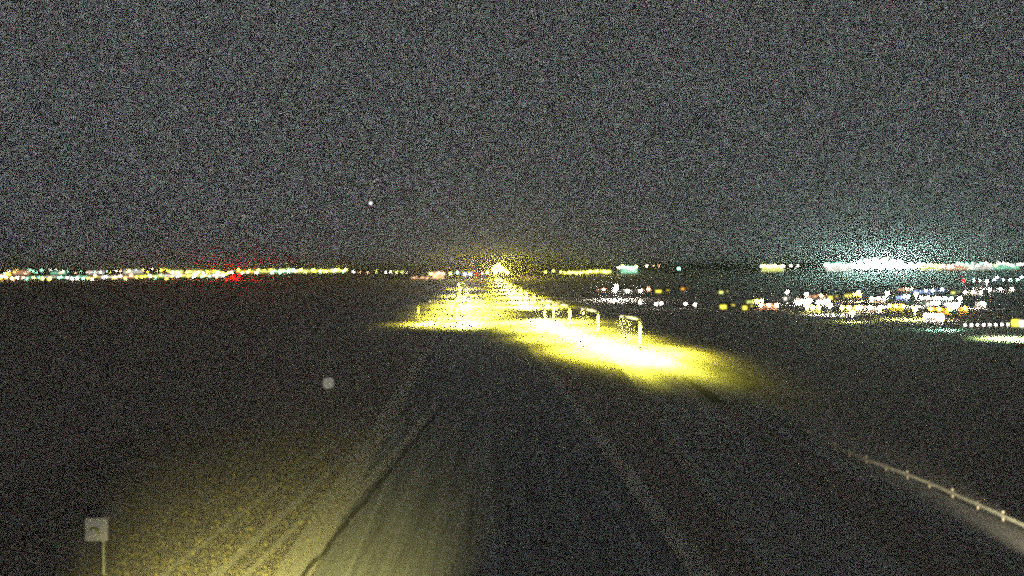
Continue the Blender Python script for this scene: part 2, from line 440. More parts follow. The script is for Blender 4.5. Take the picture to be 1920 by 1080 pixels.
# ------------------------------------------------------------------ guardrail on the right
def build_guardrail():
    pix = [(2010, 1026), (1920, 985), (1740, 905), (1590, 848), (1500, 806), (1440, 772), (1392, 742)]
    pts = [at(px, py, 0.62) for px, py in pix]
    path = resample([(p.x, p.y) for p in pts], 4.0)
    t = thing('guardrail', 'pale steel guardrail along the right edge of the slip road', 'guardrail', (path[0].x, path[0].y, 0))
    o = Vector((path[0].x, path[0].y, 0))
    prof = [(-.02, .42), (.06, .46), (.06, .54), (-.01, .60), (-.01, .66), (.06, .72), (.06, .80), (-.02, .84)]
    bm = BM(); rows = []
    for i, p in enumerate(path):
        s_ = side(path, i)
        rows.append([bm.verts.new(p - o - s_*dx*1.6 + Vector((0, 0, z))) for dx, z in prof] + [bm.verts.new(p - o - s_*(dx*1.6-.02) + Vector((0, 0, z))) for dx, z in prof[::-1]])
    for a, b in zip(rows, rows[1:]):
        n = len(a)
        for k in range(n): bm.faces.new((a[k], a[(k+1) % n], b[(k+1) % n], b[k]))
    bm.faces.new(rows[0]); bm.faces.new(rows[-1][::-1])
    obj('rail', bm, mat('rail_steel', (0.62, 0.61, 0.50), 0.5, alb2=(0.30, 0.29, 0.22), nscale=1.6), t)
    post = refl = None
    REFL = mat('reflector_amber', (0.42, 0.38, 0.28), 0.6)
    for i, p in enumerate(path):
        s_ = side(path, i); q = p - o + s_*.16
        if post is None:
            bm = BM(); add_box(bm, -.07, .07, -.07, .07, -.1, .88); post = obj('post', bm, mat('post_timber', (0.3, 0.26, 0.2), 0.9), t); pm = post
            bm = BM(); add_box(bm, -.09, .09, -.02, .02, .86, 1.02); refl = obj('reflector', bm, REFL, t); rm = refl
        else:
            pm = post.copy(); COL.objects.link(pm); rm = None
            if i % 2 == 0:
                rm = refl.copy(); COL.objects.link(rm)
        pm.location = q
        if rm: rm.location = q
build_guardrail()

# ------------------------------------------------------------------ car just below the picture, its headlights graze the rail
def build_car(label, loc, rz, paint, lit=True):
    t = thing('car', label, 'car', loc, rz)
    P = mat('paint_' + paint[0], paint[1], 0.35, 0.1)
    bm = BM()
    secs = [(-2.2, .55, .45, .95), (-2.05, .82, .3, 1.0), (-1.2, .9, .25, 1.02), (0.6, .9, .25, .98), (1.6, .88, .28, .88), (2.15, .78, .32, .74), (2.28, .55, .42, .62)]
    rows = []
    for y, w, z0, z1 in secs:
        rows.append([bm.verts.new(v) for v in ((-w*.85, y, z0), (-w, y, z0+.15), (-w, y, z1-.15), (-w*.88, y, z1), (w*.88, y, z1), (w, y, z1-.15), (w, y, z0+.15), (w*.85, y, z0))])
    for a, b in zip(rows, rows[1:]):
        for k in range(8): bm.faces.new((a[k], a[(k+1) % 8], b[(k+1) % 8], b[k]))
    bm.faces.new(rows[0]); bm.faces.new(rows[-1][::-1])
    obj('body', bm, P, t)
    bm = BM(); rows = []
    for y, w, z in ((-1.9, .72, 1.0), (-1.2, .68, 1.38), (0.0, .68, 1.42), (0.95, .74, .96)):
        rows.append([bm.verts.new(v) for v in ((-.8, y, .94), (-w, y, z), (w, y, z), (.8, y, .94))])
    for a, b in zip(rows, rows[1:]):
        for k in range(4): bm.faces.new((a[k], a[(k+1) % 4], b[(k+1) % 4], b[k]))
    bm.faces.new(rows[0]); bm.faces.new(rows[-1][::-1])
    obj('window', bm, mat('car_glass', (0.02, 0.02, 0.025), 0.1), t)
    for x in (-.82, .82):
        for y in (-1.35, 1.4):
            bm = BM(); add_tube(bm, [(x-.1, y, .33), (x+.1, y, .33)], [.33, .33], 16); w = obj('wheel', bm, mat('tyre', (0.015, 0.015, 0.015), 0.9), t)
            bm = BM(); add_tube(bm, [(x-.105, y, .33), (x+.105, y, .33)], [.19, .19], 12); obj('rim', bm, mat('rim_metal', (0.5, 0.5, 0.5), 0.4, 0.6), w)
    for x in (-.6, .6):
        bm = BM(); add_box(bm, x-.16, x+.16, 2.16, 2.3, .56, .72); obj('headlight', bm, glow('headlight', (1.0, 0.93, 0.72), 40) if lit else mat('car_glass', (.02,)*3, .1), t)
        bm = BM(); add_box(bm, x-.16, x+.16, -2.26, -2.1, .66, .8); obj('tail_light', bm, glow('tail_light', (1.0, 0.05, 0.03), 6), t)
    return t
build_car('dark sedan with headlights on driving along the slip road below the picture', (46.2, 58, 0.05), 0.02, ('dark', (0.03, 0.03, 0.04)))
for x in (45.6, 46.8):
    spot('headlight_beam', (x, 60.6, .7), (50.6, 112, 1.5), RAIL_P, (1.0, 0.9, 0.62), 14, 1.0, 0.1)

# ------------------------------------------------------------------ roadside signs on the left
def build_signs():
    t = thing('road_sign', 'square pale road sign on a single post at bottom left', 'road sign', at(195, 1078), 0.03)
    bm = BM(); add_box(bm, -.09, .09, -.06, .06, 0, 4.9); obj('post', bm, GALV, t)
    bm = BM(); add_box(bm, -1.48, .42, -.10, -.063, 3.0, 4.95); f = obj('panel', bm, mat('sign_sheet_glow', (0.55, 0.52, 0.43), 0.6, emit=(1, .95, .8), strength=0.09), t)  # panel given a faint glow of its own to brighten it
    bm = BM()
    c = (-.75, 3.75); R0, R1 = .28, .50
    pts = [(math.radians(a)) for a in range(-20, 151, 17)]
    for a, b in zip(pts, pts[1:]):
        q = [(c[0]+r*math.cos(g), c[1]+r*math.sin(g)) for r, g in ((R0, a), (R1, a), (R1, b), (R0, b))]
        lo = [bm.verts.new((x, -.106, z)) for x, z in q]; hi = [bm.verts.new((x, -.1015, z)) for x, z in q]
        bm.faces.new(lo); bm.faces.new(hi[::-1])
        for k in range(4): bm.faces.new((lo[k], lo[(k+1) % 4], hi[(k+1) % 4], hi[k]))
    obj('curved_mark', bm, mat('sign_mark', (0.40, 0.42, 0.06), 0.6), f)
    t = thing('road_sign', 'small pale sign with added glow alone in the dark desert on the left', 'road sign', at(616, 741), 0.02)
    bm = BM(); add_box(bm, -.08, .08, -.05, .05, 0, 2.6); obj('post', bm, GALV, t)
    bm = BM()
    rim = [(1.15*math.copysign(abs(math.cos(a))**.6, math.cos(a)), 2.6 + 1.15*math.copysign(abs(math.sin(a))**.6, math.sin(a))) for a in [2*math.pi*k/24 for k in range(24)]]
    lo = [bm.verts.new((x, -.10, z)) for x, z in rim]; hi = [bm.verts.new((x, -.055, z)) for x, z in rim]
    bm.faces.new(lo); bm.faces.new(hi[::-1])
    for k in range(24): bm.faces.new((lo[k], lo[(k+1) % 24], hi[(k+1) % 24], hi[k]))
    obj('panel', bm, mat('sign_white_glow', (0.82, 0.82, 0.80), 0.5, emit=(1, .98, .92), strength=0.12), t)  # brightness put into the panel as a faint glow
build_signs()

# ------------------------------------------------------------------ far lights: masts with rings of lamps
def z_at(px, py, d):
    r = ray(px, py)
    return CAM_H + r.z / r.y * d
PAL = {'white': (1.0, 0.94, 0.82), 'yellow': (1.0, 0.85, 0.07), 'lemon': (0.92, 1.0, 0.22), 'mint': (0.35, 1.0, 0.62), 'peach': (1.0, 0.50, 0.26), 'blue': (0.36, 0.48, 1.0), 'red': (1.0, 0.0003, 0.0006), 'orange': (1.0, 0.42, 0.03)}
MAST_ME = {}
def mast(px, py, d, colour, s, label, group, size=1.0, cat='lamp mast'):
    base = along(px, d); z = z_at(px, py, d)
    h = max(4.0, z - base.z)
    key = (colour, round(s))
    t = thing('lamp_mast', label, cat, base, 0, group)
    if 'pole' not in MAST_ME:
        bm = BM(); add_tube(bm, [(0,0,0), (0,0,1)], [.3, .2], 6); o = obj('pole', bm, GALV, t); MAST_ME['pole'] = o.data
    else:
        o = bpy.data.objects.new('pole', MAST_ME['pole']); COL.objects.link(o); o.parent = t
    o.scale = (1, 1, h)
    if key not in MAST_ME:
        bm = BM(); add_lathe(bm, [(.5, -.55), (1.05, -.35), (1.15, 0), (.9, .35), (.3, .6)], n=8)
        o = obj('lamp_ring', bm, glow('mast_%s_%d' % key, PAL[colour], s), t); MAST_ME[key] = o.data
    else:
        o = bpy.data.objects.new('lamp_ring', MAST_ME[key]); COL.objects.link(o); o.parent = t
    o.location = (0, 0, h); o.scale = (size*SZ, size*SZ, size*SZ*.8)
    return t
def scatter(n, x0, x1, y0, y1, d0, d1, cols, s, label, group, size=1.0):
    """n masts between two image columns; y0/y1 (top, bottom) may be pairs for the two ends"""
    for i in range(n):
        u = (i + random.uniform(.1, .9)) / n
        px = x0 + (x1-x0)*u
        f = lambda v: v[0] + (v[1]-v[0])*u if isinstance(v, tuple) else v
        py = random.uniform(f(y0), f(y1))
        c = random.choice(cols)
        mast(px, py, random.uniform(d0, d1), c, s, label % c, group, size*random.uniform(.75, 1.3))
S0 = 40
SZ = 2.0
scatter(46, 0, 430, (518, 513), (529, 521), 3400, 3900, ['white', 'mint', 'yellow', 'peach', 'white', 'lemon'], S0, 'round %s light in the lower city row on the left skyline', 'city lights along the left skyline', 1.6)
scatter(34, 0, 330, (505, 504), (513, 511), 5000, 5600, ['white', 'mint', 'yellow', 'peach', 'white'], S0, 'small %s light in the upper city row on the left skyline', 'city lights along the left skyline', 1.5)
scatter(40, 300, 650, (506, 504), (517, 514), 4800, 5400, ['yellow', 'lemon', 'yellow', 'white', 'lemon'], S0, '%s light in the solid bright row left of the interchange', 'city lights along the left skyline', 2.2)
scatter(10, 505, 648, (505, 504), (514, 513), 4800, 5400, ['mint', 'lemon'], S0, '%s light in the solid bright row left of the interchange', 'city lights along the left skyline', 2.4)
scatter(6, 0, 25, 512, 528, 3400, 3700, ['peach', 'orange'], S0, '%s light at the far left end of the skyline', 'city lights along the left skyline', 1.9)
for px, py, c, sz in ((663, 509, 'white', 1.9), (676, 511, 'peach', 1.1), (690, 511, 'peach', 1.3), (706, 509, 'lemon', 1.0), (724, 511.5, 'white', 1.4), (733, 510.5, 'white', 1.6), (744, 511, 'lemon', 1.4), (754, 511, 'lemon', 1.4), (763, 511.5, 'white', .9)):
    mast(px, py, 4800, c, S0, '%s light in the sparse dotted row between city and interchange' % c, 'sparse lights left of the interchange', sz)
scatter(9, 772, 806, 520, 523, 3000, 3300, ['peach'], 8, 'dim %s light in the short streak left of the interchange', 'sparse lights left of the interchange', 1.2)
for px, py, c, sz in ((808, 513, 'lemon', 1.8), (816, 517, 'yellow', 1.8), (822, 512, 'white', 1.5), (832, 513, 'peach', 1.5), (845, 513, 'lemon', 1.6), (858, 511, 'mint', 1.4), (872, 514, 'blue', 2.2), (882, 514, 'blue', 1.8), (905, 512, 'peach', 1.2), (914, 511, 'mint', 1.2)):
    mast(px, py, 3200, c, S0, '%s light on the skyline above the oncoming traffic' % c, 'lights above the interchange', sz)
for px, py in ((926, 505), (931, 500), (936, 496), (941, 502), (946, 507), (934, 507), (952, 511), (929, 510), (939, 508)):
    mast(px, py, 2900, 'yellow', 1300, 'yellow high mast light in the glow where the road meets the sky', 'high masts where the road meets the sky', 1.5)
for px, py in ((978, 520), (990, 520), (1000, 519)):
    mast(px, py, 2600, 'peach', 5, 'faint peach light just right of the skyline glow', 'lights right of the interchange', 1.0)
for px, py, c in ((1023, 510.5, 'lemon'), (1038, 508, 'lemon'), (1052, 510, 'lemon')):
    mast(px, py, 3600, c, S0, 'separate lemon dot right of the road at the skyline', 'lights right of the interchange', 1.3)
scatter(16, 1058, 1145, (510, 507), (513, 511), 3600, 4200, ['yellow', 'lemon'], S0, '%s light in the streak right of the road at the skyline', 'lights right of the interchange', 1.7)
scatter(9, 1160, 1197, 498, 508, 3600, 4200, ['white', 'mint', 'lemon'], S0, '%s light in the bright block on the skyline', 'lights right of the interchange', 1.7)
for px, py, c, sz in ((1213, 498.5, 'white', 1.2), (1226, 498, 'peach', .9), (1236, 498.5, 'peach', .8), (1273, 503.5, 'mint', 2.2)):
    mast(px, py, 3800, c, S0, '%s lone dot on the skyline right of the bright block' % c, 'lights right of the interchange', sz)
scatter(10, 1428, 1470, 498, 500, 3400, 3600, ['lemon', 'white'], S0, '%s light in the short streak left of the floodlights' % '%s', 'skyline lights around the floodlights', 1.5)
for px in (1483, 1496): mast(px, 498.5, 3400, 'white', S0, 'white dot between the short streak and the floodlights', 'skyline lights around the floodlights', 1.2)
scatter(12, 1546, 1600, 494, 501, 2900, 3300, ['white', 'mint'], S0, '%s light just left of the floodlights', 'skyline lights around the floodlights', 1.3)
scatter(24, 1725, 1920, (494, 493), (502, 499), 2700, 3100, ['white', 'mint', 'white', 'lemon'], S0, '%s light in the long skyline row right of the floodlights', 'skyline lights around the floodlights', 1.25)
mast(1580, 499, 2900, 'peach', S0, 'peach light beside the floodlights', 'skyline lights around the floodlights', 1.2)

# red beacon and signals
def signal(px, py, d, lit, s, label, horizontal=False, size=1.0):
    base = along(px, d); h = max(4.5, z_at(px, py, d) - base.z)
    t = thing('traffic_signal', label, 'traffic signal', base, 0)
    bm = BM(); add_tube(bm, [(0, .35, 0), (0, .35, h+1)], [.2, .16], 8); obj('pole', bm, GALV, t)
    bm = BM(); w, v = (2.2, .75) if horizontal else (.75, 2.2)
    add_box(bm, -w/2*size, w/2*size, -.2, .15, h - v/2*size, h + v/2*size)
    hs = obj('housing', bm, mat('signal_housing', (0.03, 0.03, 0.03), 0.6), t)
    for k, c in enumerate(('red', 'amber', 'green')):
        o = (k-1)*.68*size
        x, z = (o, h) if horizontal else (0, h - o)
        bm = BM(); add_tube(bm, [(x, -.28, z), (x, -.2, z)], [.3*size, .3*size], 14)
        on = c == lit
        rgb = {'red': (1, .0003, .0008), 'amber': (1, .6, .05), 'green': (.25, 1, .72)}[c]
        obj('lens', bm, glow('signal_' + c, rgb, s) if on else mat('dark_lens', (.05, .04, .04), .3), hs)
    return t
signal(436, 521, 3500, 'red', 6000, 'red light glowing in the left skyline row', size=6.0)
signal(893, 514, 1500, 'red', 60, 'small red signal on the skyline above the freeway', size=1.6)
signal(1022, 575, 470, 'green', 25, 'green traffic signal beside the lit ramp', True, 2.0)

# ------------------------------------------------------------------ floodlit ground on the right skyline
def flood(px, py, d, label, s=650):
    base = along(px, d); h = max(16, z_at(px, py, d) - base.z)
    t = thing('floodlight_mast', label, 'floodlight', base, math.atan2(-base.x, base.y)*0.6, 'floodlight masts around the sports ground')
    bm = BM(); add_tube(bm, [(0,0,0), (0,0,h+2)], [.4, .25], 8); obj('pole', bm, GALV, t)
    bm = BM(); add_box(bm, -4.6, 4.6, -.3, .1, h-2.4, h+2.4); r = obj('lamp_rack', bm, mat('rack_steel', (.3, .3, .3), .6), t)
    for i in range(4):
        for j in range(2):
            bm = BM(); add_tube(bm, [(-3.45+2.3*i, -.45, h-1.15+2.3*j), (-3.45+2.3*i, -.31, h-1.15+2.3*j)], [1.1, .95], 10)
            obj('lamp', bm, glow('flood_lamp', (0.55, 1.0, 0.86), s), r)
for i, (px, py) in enumerate(((1600, 498), (1607, 504), (1612, 493), (1618, 500), (1624, 508), (1627, 490), (1632, 497), (1637, 505), (1641, 487), (1646, 494), (1650, 501), (1655, 509), (1658, 488), (1663, 496), (1668, 503), (1673, 490), (1678, 498), (1684, 506), (1688, 492), (1694, 499), (1701, 504), (1708, 496), (1715, 501), (1724, 497))):
    flood(px, py, 2450 + 40*(i % 3), ('leftmost teal-white floodlight mast' if i == 0 else 'rightmost teal-white floodlight mast' if i == 23 else 'teal-white floodlight mast inside the teal glow on the right skyline'))

# ------------------------------------------------------------------ star
bm = BM(); bmesh.ops.create_icosphere(bm, subdivisions=2, radius=19)
st = obj('star', bm, glow('starlight', (0.95, 0.97, 1.0), 3.0)); st.location = Vector((0, 0, CAM_H)) + ray(695, 381)*13800
tag(st, 'single bright white star in the grey night sky', 'star')

# ------------------------------------------------------------------ neighbourhood on the right: houses with lit windows and porch lamps
STUCCO = [('cream', (.55, .48, .38)), ('pink', (.55, .38, .32)), ('tan', (.42, .33, .24)), ('white', (.70, .69, .66)), ('grey', (.4, .4, .41))]
ROOFM = mat('roof_tile', (0.16, 0.10, 0.075), 0.9, alb2=(0.22, 0.14, 0.10), nscale=2.0)
HOUSE_MAT = {n: mat('stucco_' + n, c, 0.9) for n, c in STUCCO}
def house(px, py, wide, wallc, lit, s, label, pattern='porch', turn=0.0, tall=3.4):
    g = at(px, py)
    d = g.y
    W = wide / F * d
    face = math.atan2(-g.x, g.y) + turn          # front wall towards the road
    base = Vector((g.x, g.y, hgt(g.x, g.y)))
    t = thing('house', label, 'house', base, face, 'houses of the neighbourhood on the right')
    Dp = W*.7 + 3
    wm = HOUSE_MAT[wallc]
    bm = BM(); add_box(bm, -W/2, W/2, 0, Dp, 0, tall); obj('wall', bm, wm, t)
    bm = BM(); e = .6; rh = min(2.4, W*.16)
    A = [(-W/2-e, -e), (W/2+e, -e), (W/2+e, Dp+e), (-W/2-e, Dp+e)]
    lo = [bm.verts.new((x, y, tall+.01)) for x, y in A]; hi = [bm.verts.new((x, y, tall+.22)) for x, y in A]
    r0, r1 = bm.verts.new((-W*.22, Dp/2, tall+rh)), bm.verts.new((W*.22, Dp/2, tall+rh))
    bm.faces.new(lo[::-1])
    for k in range(4): bm.faces.new((lo[k], lo[(k+1) % 4], hi[(k+1) % 4], hi[k]))
    bm.faces.new((hi[0], hi[1], r1, r0)); bm.faces.new((hi[1], hi[2], r1)); bm.faces.new((hi[2], hi[3], r0, r1)); bm.faces.new((hi[3], hi[0], r0))
    obj('roof', bm, ROOFM, t)
    rgb = PAL[lit]
    on = glow('window_light_' + lit + '_%d' % s, rgb, 0.7 + 0.13*s)
    off = mat('window_dark', (.02, .02, .025), .15)
    def win(x, w, z0, z1, lit_):
        bm = BM(); add_box(bm, x-w/2-.12, x+w/2+.12, -.10, -.003, z0-.12, z1+.12); f = obj('window', bm, mat('window_frame', (.6, .6, .58), .6), t)
        bm = BM(); add_box(bm, x-w/2, x+w/2, -.13, -.104, z0, z1); obj('pane', bm, on if lit_ else off, f)
    dx = W*.08
    bm = BM(); add_box(bm, dx-.55, dx+.55, -.08, -.003, 0, 2.15); obj('door', bm, mat('door_wood', (.12, .07, .04), .6), t)
    bm = BM(); add_box(bm, W*.22, W*.44, -.07, -.003, 0, 2.4); obj('garage_door', bm, mat('garage_door', (.5, .48, .44), .7), t)
    if pattern == 'block':
        win(-W*.24, W*.36, .5, 2.8, True); win(W*.33, W*.16, 2.5, 3.1, True)
    elif pattern == 'split':
        win(-W*.34, W*.2, .7, 2.7, True); win(-W*.1, W*.12, .7, 2.7, True)
    elif pattern == 'porch':
        win(-W*.3, W*.16, .9, 2.4, True); win(-W*.1, W*.09, .9, 2.4, False)
    else:
        win(-W*.3, W*.16, .9, 2.4, False); win(-W*.1, W*.1, .9, 2.4, False)
    if pattern in ('porch', 'split', 'wash'):
        for x in ((W*.18,) if pattern == 'porch' else (W*.16, W*.47) if pattern == 'split' else (-W*.42, 0.0, W*.47)):
            bm = BM(); add_lathe(bm, [(.1, -.3), (.3, -.1), (.3, .15), (.12, .3)], (x, -.75, 2.75), 8); add_box(bm, x-.05, x+.05, -.75, -.003, 3.06, 3.14)
            obj('porch_lamp', bm, glow('porch_' + lit, rgb, 420 if pattern == 'wash' else 260), t)
    return t
HOUSES = [
 (1176, 549, 56, 'white', 'white', 14, 'long white house under a white flare right of the lit ramp', 'wash'),
 (1128, 547, 22, 'pink', 'peach', 2, 'dim pinkish house left of the white flare', 'porch'),
 (1212, 546, 20, 'tan', 'peach', 3, 'small peach-lit house between the white flare and the yellow house', 'porch'),
 (1242, 549, 30, 'cream', 'yellow', 12, 'house with wide bright yellow windows above the dotted lamps', 'block'),
 (1284, 544, 16, 'cream', 'orange', 10, 'little house glowing orange-yellow right of the wide yellow one', 'block'),
 (1357, 551, 20, 'cream', 'lemon', 8, 'lone pale lemon house in the dark between two clusters', 'block'),
 (1364, 580, 32, 'tan', 'yellow', 10, 'yellow-lit house at the left end of the near cluster', 'block'),
 (1402, 582, 22, 'cream', 'yellow', 9, 'yellow house left of the pink walled one', 'block'),
 (1414, 571, 30, 'grey', 'lemon', 5, 'lemon-lit house behind the pink walled one', 'split'),
 (1441, 580, 32, 'pink', 'peach', 2, 'pink walled house washed by peach porch lamps', 'wash'),
 (1476, 564, 14, 'white', 'white', 8, 'tiny cream-white house with a lamp pole above it', 'block'),
 (1506, 571, 28, 'pink', 'white', 3, 'pale lavender-pink house left of the blue-lit one', 'split'),
 (1524, 585, 24, 'cream', 'lemon', 3, 'pale lemon house in front of the blue-lit one', 'wash'),
 (1532, 560, 44, 'tan', 'peach', 3, 'long peach-lit house behind the blue-lit one', 'split'),
 (1543, 571, 22, 'white', 'blue', 14, 'blue-white lit house in the middle of the cluster', 'split'),
 (1562, 562, 20, 'cream', 'yellow', 14, 'vivid yellow house above the blue-lit one', 'block'),
 (1592, 585, 30, 'cream', 'lemon', 2, 'faint yellow-green house left of the pale wall with dark window', 'wash'),
 (1598, 558, 30, 'white', 'yellow', 7, 'house with one half yellow and one half white', 'split'),
 (1631, 585, 40, 'pink', 'white', 2, 'broad pale pink house with a dark window at its right', 'wash'),
 (1646, 566, 26, 'cream', 'white', 3, 'cream house right of the half yellow one', 'wash'),
 (1680, 582, 26, 'cream', 'yellow', 3, 'soft yellow house beside the bright street pool', 'wash'),
 (1692, 562, 22, 'white', 'blue', 8, 'blue-white house left of the cream pair', 'split'),
 (1696, 546, 26, 'pink', 'peach', 3, 'pinkish house in the back row', 'split'),
 (1730, 550, 36, 'grey', 'blue', 9, 'blue-lit house in the back row', 'split'),
 (1761, 547, 24, 'white', 'blue', 12, 'second blue-lit house in the back row with a dark slot', 'porch'),
 (1740, 565, 28, 'cream', 'white', 4, 'cream house in the middle of the blue cluster', 'wash'),
 (1772, 566, 24, 'white', 'mint', 4, 'pale mint house right of the cream one', 'wash'),
 (1748, 576, 24, 'cream', 'white', 6, 'cream house with small bright window left of the blue-white block', 'split'),
 (1782, 578, 26, 'white', 'blue', 18, 'brightest blue-white block at the right of the cluster', 'block'),
 (1761, 589, 34, 'tan', 'orange', 3, 'orange walled house below the blue-white block', 'wash'),
 (1750, 602, 30, 'white', 'white', 3, 'lavender-white house at the right end of the bright street pool', 'wash'),
 (1805, 587, 16, 'pink', 'orange', 5, 'small orange-lit house at the right edge of the cluster', 'porch'),
 (1839, 577, 18, 'white', 'white', 4, 'lone dim white house right of the cluster', 'porch'),
 (1792, 552, 18, 'cream', 'lemon', 6, 'pale lemon house left of the cream gabled one', 'block'),
 (1824, 553, 30, 'cream', 'white', 5, 'cream house with a peach base in the back row', 'wash'),
 (1876, 547, 42, 'white', 'white', 4, 'long white house low in the back row at far right', 'wash'),
 (1838, 529, 26, 'grey', 'mint', 4, 'mint-lit house right of the red lamp', 'wash'),
 (1864, 527, 34, 'white', 'blue', 6, 'white and blue lit house in the farthest row', 'wash'),
 (1908, 527, 30, 'white', 'mint', 6, 'mint-white house at the right edge of the farthest row', 'wash'),
]
for h in HOUSES: house(*h)

# small post lamps
def post_lamp(px, py, d, colour, s, label, group, light=0.0, size=1.0):
    base = along(px, d); h = max(2.5, z_at(px, py, d) - base.z)
    t = thing('post_lamp', label, 'lamp', base, 0, group)
    bm = BM(); add_tube(bm, [(0,0,0), (0,0,h-.25*size)], [.12, .09], 8); obj('post', bm, GALV, t)
    bm = BM(); add_lathe(bm, [(.25, -.3), (.5, -.1), (.5, .25), (.2, .42)], n=10); o = obj('lamp_globe', bm, glow('globe_%s_%d' % (colour, s), PAL[colour], s), t)
    o.location = (0, 0, h); o.scale = (size,)*3
    if light:
        spot('lamp_light', base + Vector((0, -.2, h-.7*size)), base, light, PAL[colour], 165, 1.0, .4)
    return t
for px, py, d, lab in ((1200, 567, 600, 'leftmost white dot lamp below the white flare'), (1230, 570, 590, 'left one of the pair of white dot lamps below the yellow house'), (1240, 569, 590, 'right one of the pair of white dot lamps below the yellow house'),
                       (1285, 570, 590, 'left one of two spaced white dot lamps in the dark'), (1303, 571, 590, 'right one of two spaced white dot lamps in the dark')):
    post_lamp(px, py, d, 'white', 60, lab, 'white dot lamps in the dark field', 0, .9)
for i in range(8):
    post_lamp(1810 + i*11.5, 609.5 - .15*i, 342, 'white', 40, 'small white lamp in the level row left of the yellow kiosk', 'row of small white lamps', 0, .42)
post_lamp(1155, 541, 745, 'white', 900, 'glaring white lamp inside the white flare', None, 3000, 1.6)
for px, py, d, c, lab, pw in ((1716, 580, 446, 'lemon', 'street lamp over the bright lemon pool in front of the houses', 30000),
                              (1598, 586, 430, 'lemon', 'street lamp over the faint pool at the left of the houses', 900),
                              (1766, 596, 370, 'mint', 'street lamp over the faint green pool in front of the houses', 900),
                              (1512, 552, 640, 'white', 'added white street lamp behind the lavender-pink house', 16000),  # street lamps added to light the ground between the houses
                              (1556, 572, 500, 'white', 'added white street lamp in front of the blue-lit house', 7000),
                              (1610, 548, 690, 'peach', 'added peach street lamp right of the half yellow house', 14000),
                              (1664, 550, 600, 'white', 'added white street lamp left of the blue-white house', 14000),
                              (1718, 552, 600, 'white', 'added white street lamp above the cream house in the blue cluster', 14000),
                              (1800, 560, 560, 'white', 'added white street lamp at the right end of the blue cluster', 9000),
                              (1850, 528, 1100, 'white', 'added white street lamp in the back row at far right', 30000),
                              (1155, 536, 800, 'white', 'white street lamp behind the white flare', 20000),
                              (1808, 526, 1500, 'red', 'red lamp in the farthest row of houses', 0),
                              (1870, 520, 1800, 'blue', 'blue lamp in the farthest row of houses', 0),
                              (1916, 520, 1800, 'blue', 'blue lamp at the right edge of the farthest row', 0),
                              (1476, 548, 700, 'white', 'lamp pole above the tiny cream-white house', 0)):
    post_lamp(px, py, d, c, 120, lab, 'lamps among the houses', pw, 2.2 if pw == 0 and d > 1000 else 1.2)

# lit lot and side road at the right edge
SIDE = resample([(p.x, p.y) for p in (at(1780, 642), at(1830, 644), at(1880, 649), at(1925, 656), at(2020, 672))], 8)
bm = BM(); ribbon(bm, SIDE, -4, 4, 0.03); tag(obj('side_road', bm, CONC), kind='structure')
SPUR = resample([(p.x, p.y) for p in (at(1862, 645), at(1895, 636), at(1925, 622), at(1965, 612))], 8)
bm = BM(); ribbon(bm, SPUR, -5, 5, 0.045); tag(obj('side_road', bm, CONC), kind='structure')
post_lamp(1934, 596, 318, 'mint', 200, 'tall greenish lamp over the side road at the right edge', None, 0, 1.2)
q = along(1912, 318); spot('lamp_light', q + Vector((0, 0, 8)), q, 13000, (.62, 1.0, .36), 140, 1.0, .4)
q = along(1845, 300); 
def kiosk():
    b = at(1906, 613); t = thing('kiosk', 'small kiosk with a glowing yellow front at the right edge', 'kiosk', b, math.atan2(-b.x, b.y))
    bm = BM(); add_box(bm, -2.0, 3.0, 0, 3, 0, 3.3); obj('wall', bm, HOUSE_MAT['white'], t)
    bm = BM(); add_box(bm, -2.4, 3.4, -.6, 3.4, 3.31, 3.6); obj('roof', bm, ROOFM, t)
    bm = BM(); add_box(bm, -1.8, .9, -.08, -.004, .4, 3.1); obj('lit_front', bm, glow('kiosk_yellow', (1, .9, .05), 3), t)
    bm = BM(); add_box(bm, 1.2, 2.7, -.08, -.004, .1, 2.9); obj('door', bm, glow('kiosk_white', (1, .97, .85), 2.5), t)
kiosk()
build_car('orange car standing on the lit side road at the right edge', at(1917, 652) + Vector((0, 0, .05)), 1.9, ('orange', (.6, .2, .03)), False)

# oncoming truck
def truck():
    b = along(869, 860); b.z = 0.04
    t = thing('truck', 'oncoming white truck with glaring bluish headlights on the left carriageway', 'truck', b, 0.04)
    bm = BM(); add_box(bm, -1.3, 1.3, 1.9, 11, 1.1, 4.0); obj('cargo_box', bm, mat('truck_white', (.75, .76, .78), .5), t)
    bm = BM(); add_box(bm, -1.2, 1.2, 0, 1.85, .5, 2.9); c = obj('cab', bm, mat('truck_cab', (.6, .62, .65), .4), t)
    bm = BM(); add_box(bm, -1.05, 1.05, -.05, -.004, 1.7, 2.7); obj('windscreen', bm, mat('car_glass', (.02,)*3, .1), c)
    for x in (-.85, .85):
        bm = BM(); add_box(bm, x-.3, x+.3, -.1, -.004, .7, 1.15); obj('headlight', bm, glow('truck_headlight', (.80, .89, 1.0), 400), t)
    for x in (-1.0, 1.0):
        for y in (.9, 3.5, 9.3):
            bm = BM(); add_tube(bm, [(x-.15, y, .5), (x+.15, y, .5)], [.5, .5], 14); obj('wheel', bm, mat('tyre', (.015,)*3, .9), t)
    spot('headlight_beam', b + Vector((0, -.4, .95)), b + Vector((.6, -40, -.2)), 7000, (.86, .92, 1.0), 40, .9, .2)
truck()

